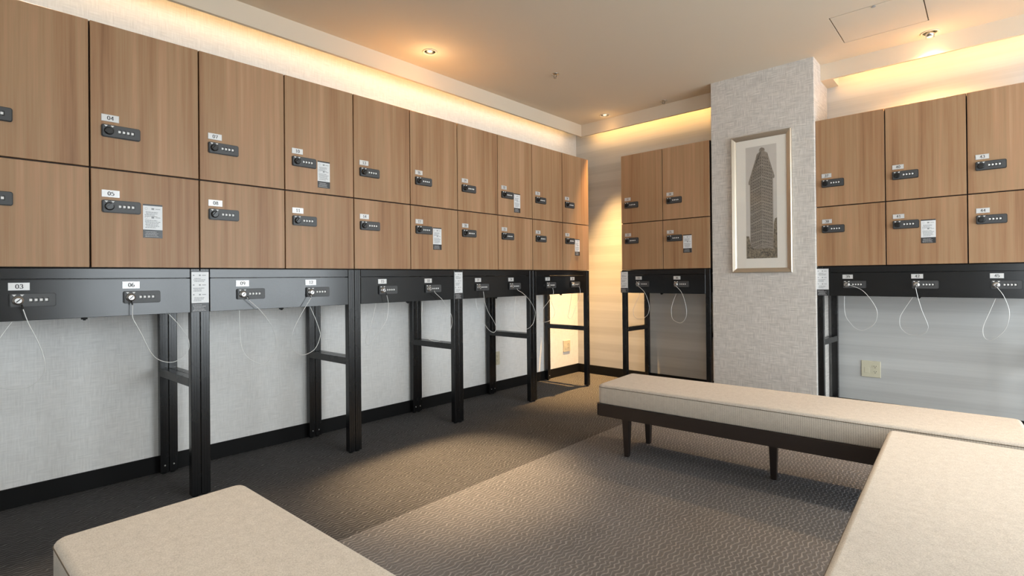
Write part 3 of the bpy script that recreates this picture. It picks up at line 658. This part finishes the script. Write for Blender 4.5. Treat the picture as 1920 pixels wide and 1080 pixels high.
# ------------------------------------------------------------------ framed picture on the pillar
px0, px1, pz0, pz1 = 1.258, 1.680, 1.026, 2.062
t = thing('framed_picture', 'tall champagne framed sepia picture of a high tower on the pillar', 'picture', (px0, PY, pz0))
pw, ph = px1 - px0, pz1 - pz0
def frame_bar(pts, name):
    """profile swept along one side with mitred ends"""
    fw, prof = 0.034, [(0, 0.0), (0, -0.020), (0.006, -0.027), (0.014, -0.024), (0.024, -0.019), (0.034, -0.012), (0.034, 0.0)]
    (ax, az), (bx, bz), (nx, nz) = pts; vs = []
    dx, dz = bx - ax, bz - az; L = math.hypot(dx, dz); dx /= L; dz /= L
    for (o_, d_) in prof: vs.append((ax + nx * o_ + dx * o_, d_, az + nz * o_ + dz * o_))
    for (o_, d_) in prof: vs.append((bx + nx * o_ - dx * o_, d_, bz + nz * o_ - dz * o_))
    n = len(prof); fs = [tuple(range(n)), tuple(range(2 * n - 1, n - 1, -1))] + [(i, (i + 1) % n, (i + 1) % n + n, i + n) for i in range(n)]
    obj(name, MB().add(vs, fs).mesh(name, M['champagne']), t)
for pts in (((0, 0), (pw, 0), (0, 1)), ((pw, 0), (pw, ph), (-1, 0)), ((pw, ph), (0, ph), (0, -1)), ((0, ph), (0, 0), (1, 0))): frame_bar(pts, 'frame_bar')
obj('mat_board', MB().box(0.030, pw - 0.030, -0.006, -0.002, 0.030, ph - 0.030).mesh('mat_board', M['mat_board']), t)
# the print: flat paper with a generic tower
qx0, qx1, qz0, qz1 = 1.362 - px0, 1.578 - px0, 1.132 - pz0, 1.972 - pz0
def print_mat(name, lo, hi, sc, axis_scale=(1, 1, 1)):
    m, nt, b = new_mat(name); g = NT(nt); f = g.noise(g.coords('Object', axis_scale), sc, 3, 0.7)
    g.l(g.ramp(f, [(0.3, lo), (0.7, hi)]), b.inputs['Base Color']); b.inputs['Roughness'].default_value = 0.7; return m
M['p_sky'] = print_mat('print_sky', (0.56, 0.525, 0.48), (0.64, 0.60, 0.55), 4)
M['p_l'] = print_mat('print_tower_left', (0.17, 0.145, 0.12), (0.30, 0.26, 0.215), 60, (1, 1, 2))
M['p_r'] = print_mat('print_tower_right', (0.21, 0.18, 0.15), (0.36, 0.315, 0.265), 60, (1, 1, 2))
M['p_win'] = plain('print_windows', (0.115, 0.098, 0.08), 0.7)
M['p_lite'] = plain('print_stone', (0.40, 0.35, 0.29), 0.7)
M['p_street'] = print_mat('print_street', (0.03, 0.025, 0.02), (0.36, 0.29, 0.20), 90)
pr = obj('print', MB().box(qx0, qx1, -0.0066, -0.0060, qz0, qz1).mesh('print', M['p_sky']), t)
def Q(u, v): return (qx0 + (u - 163) / 203 * (qx1 - qx0), qz1 - (v - 178) / 747 * (qz1 - qz0))
def pmesh(name, polys, mat, lay):
    mb = MB()
    for pl in polys:
        pts = [Q(*p_) for p_ in pl]; ar_ = sum(a[0] * b[1] - b[0] * a[1] for a, b in zip(pts, pts[1:] + pts[:1]))
        if ar_ < 0: pts.reverse()
        mb.poly(pts, -0.0066 - 0.0002 * lay, -0.0064 - 0.0002 * lay)
    obj(name, mb.mesh(name, mat), pr)
pmesh('tower_left_face', [[(272, 205), (238, 232), (228, 268), (181, 412), (181, 428), (190, 431), (190, 880), (268, 880), (268, 205)]], M['p_l'], 1)
pmesh('tower_right_face', [[(268, 205), (268, 880), (342, 880), (342, 404), (352, 401), (352, 386), (318, 268), (308, 230)]], M['p_r'], 1)
pmesh('crown', [[(252, 215), (256, 198), (270, 190), (288, 198), (292, 215)]], M['p_l'], 2)
wl, wr, st = [], [], []
for r_ in range(30):
    v = 250 + r_ * 20
    sl = 0.42 if v < 700 else 0.2
    for c_ in range(6):
        u = 262 - c_ * 12; vv = v + (268 - u) * sl
        lim = 190 if vv > 431 else 228 + (181 - 228) * (vv - 268) / (412 - 268)
        if u > max(lim, 186) + 6 and vv < 870: wl.append([(u - 2.6, vv), (u + 2.6, vv - 2), (u + 2.6, vv + 8), (u - 2.6, vv + 10)])
        u = 276 + c_ * 11; vv = v + (u - 268) * sl
        lim = 342 if vv > 404 else 318 + (352 - 318) * (vv - 268) / (386 - 268)
        if u < min(lim, 346) - 5 and vv < 870: wr.append([(u - 2.4, vv - 2), (u + 2.4, vv), (u + 2.4, vv + 10), (u - 2.4, vv + 8)])
pmesh('tower_windows', wl + wr, M['p_win'], 2)
for v in (300, 380, 445, 545, 600, 665, 735, 800, 830):
    st.append([(192 if v > 431 else 268 - (v - 215) * 0.38, v + 28), (268, v), (268, v + 3), (192 if v > 431 else 268 - (v - 215) * 0.38, v + 31)]); st.append([(268, v), (340 if v > 404 else 268 + (v - 215) * 0.36, v + 26), (340 if v > 404 else 268 + (v - 215) * 0.36, v + 29), (268, v + 3)])
pmesh('stone_bands', st, M['p_lite'], 3)
pmesh('street', [[(163, 772), (182, 775), (195, 850), (230, 862), (300, 858), (340, 866), (345, 700), (352, 668), (366, 660), (366, 924), (163, 924)]], M['p_street'], 4)
obj('glass', MB().box(0.031, pw - 0.031, -0.0105, -0.0095, 0.031, ph - 0.031).mesh('glass', M['picglass']), t)

# ------------------------------------------------------------------ wall outlets
def outlet(label, loc, rz, double=True):
    w_, h_ = (0.116, 0.118) if double else (0.072, 0.118)
    t = thing('wall_outlet', label, 'outlet', loc, rz, 'wall outlets')
    obj('cover_plate', MB().box(0, w_, -0.008, 0, 0, h_).mesh('cover_plate', M['outlet'], 0.003, 2), t)
    cx = w_ * 0.72 if double else w_ / 2
    for z in (h_ * 0.34, h_ * 0.66):
        s_ = obj('socket', MB().poly(round_rect(cx - 0.016, cx + 0.016, z - 0.013, z + 0.013, 0.008), -0.010, -0.007).mesh('socket', M['outlet']), t)
        obj('slots', MB().box(cx - 0.0075, cx - 0.0050, -0.0104, -0.0098, z, z + 0.008).box(cx + 0.0050, cx + 0.0075, -0.0104, -0.0098, z, z + 0.008).revolve([(0.0028, 0.0098), (0.0028, 0.0104)], 10, 'y', (cx, 0, z - 0.006)).mesh('slots', M['lockrim']), s_)
    if double: obj('blank_insert', MB().box(w_ * 0.16, w_ * 0.42, -0.0095, -0.0075, h_ * 0.25, h_ * 0.60).mesh('blank_insert', M['outlet'], 0.001, 1), t)
outlet('ivory double outlet on the back wall right of the pillar', (2.020, WY1, 0.262), 0)
outlet('ivory outlet on the left wall beside the far corner', (WX0, 4.235, 0.235), R90, True)
outlet('ivory outlet low on the left wall behind the fourth stand', (WX0, 3.225, 0.232), R90, False)
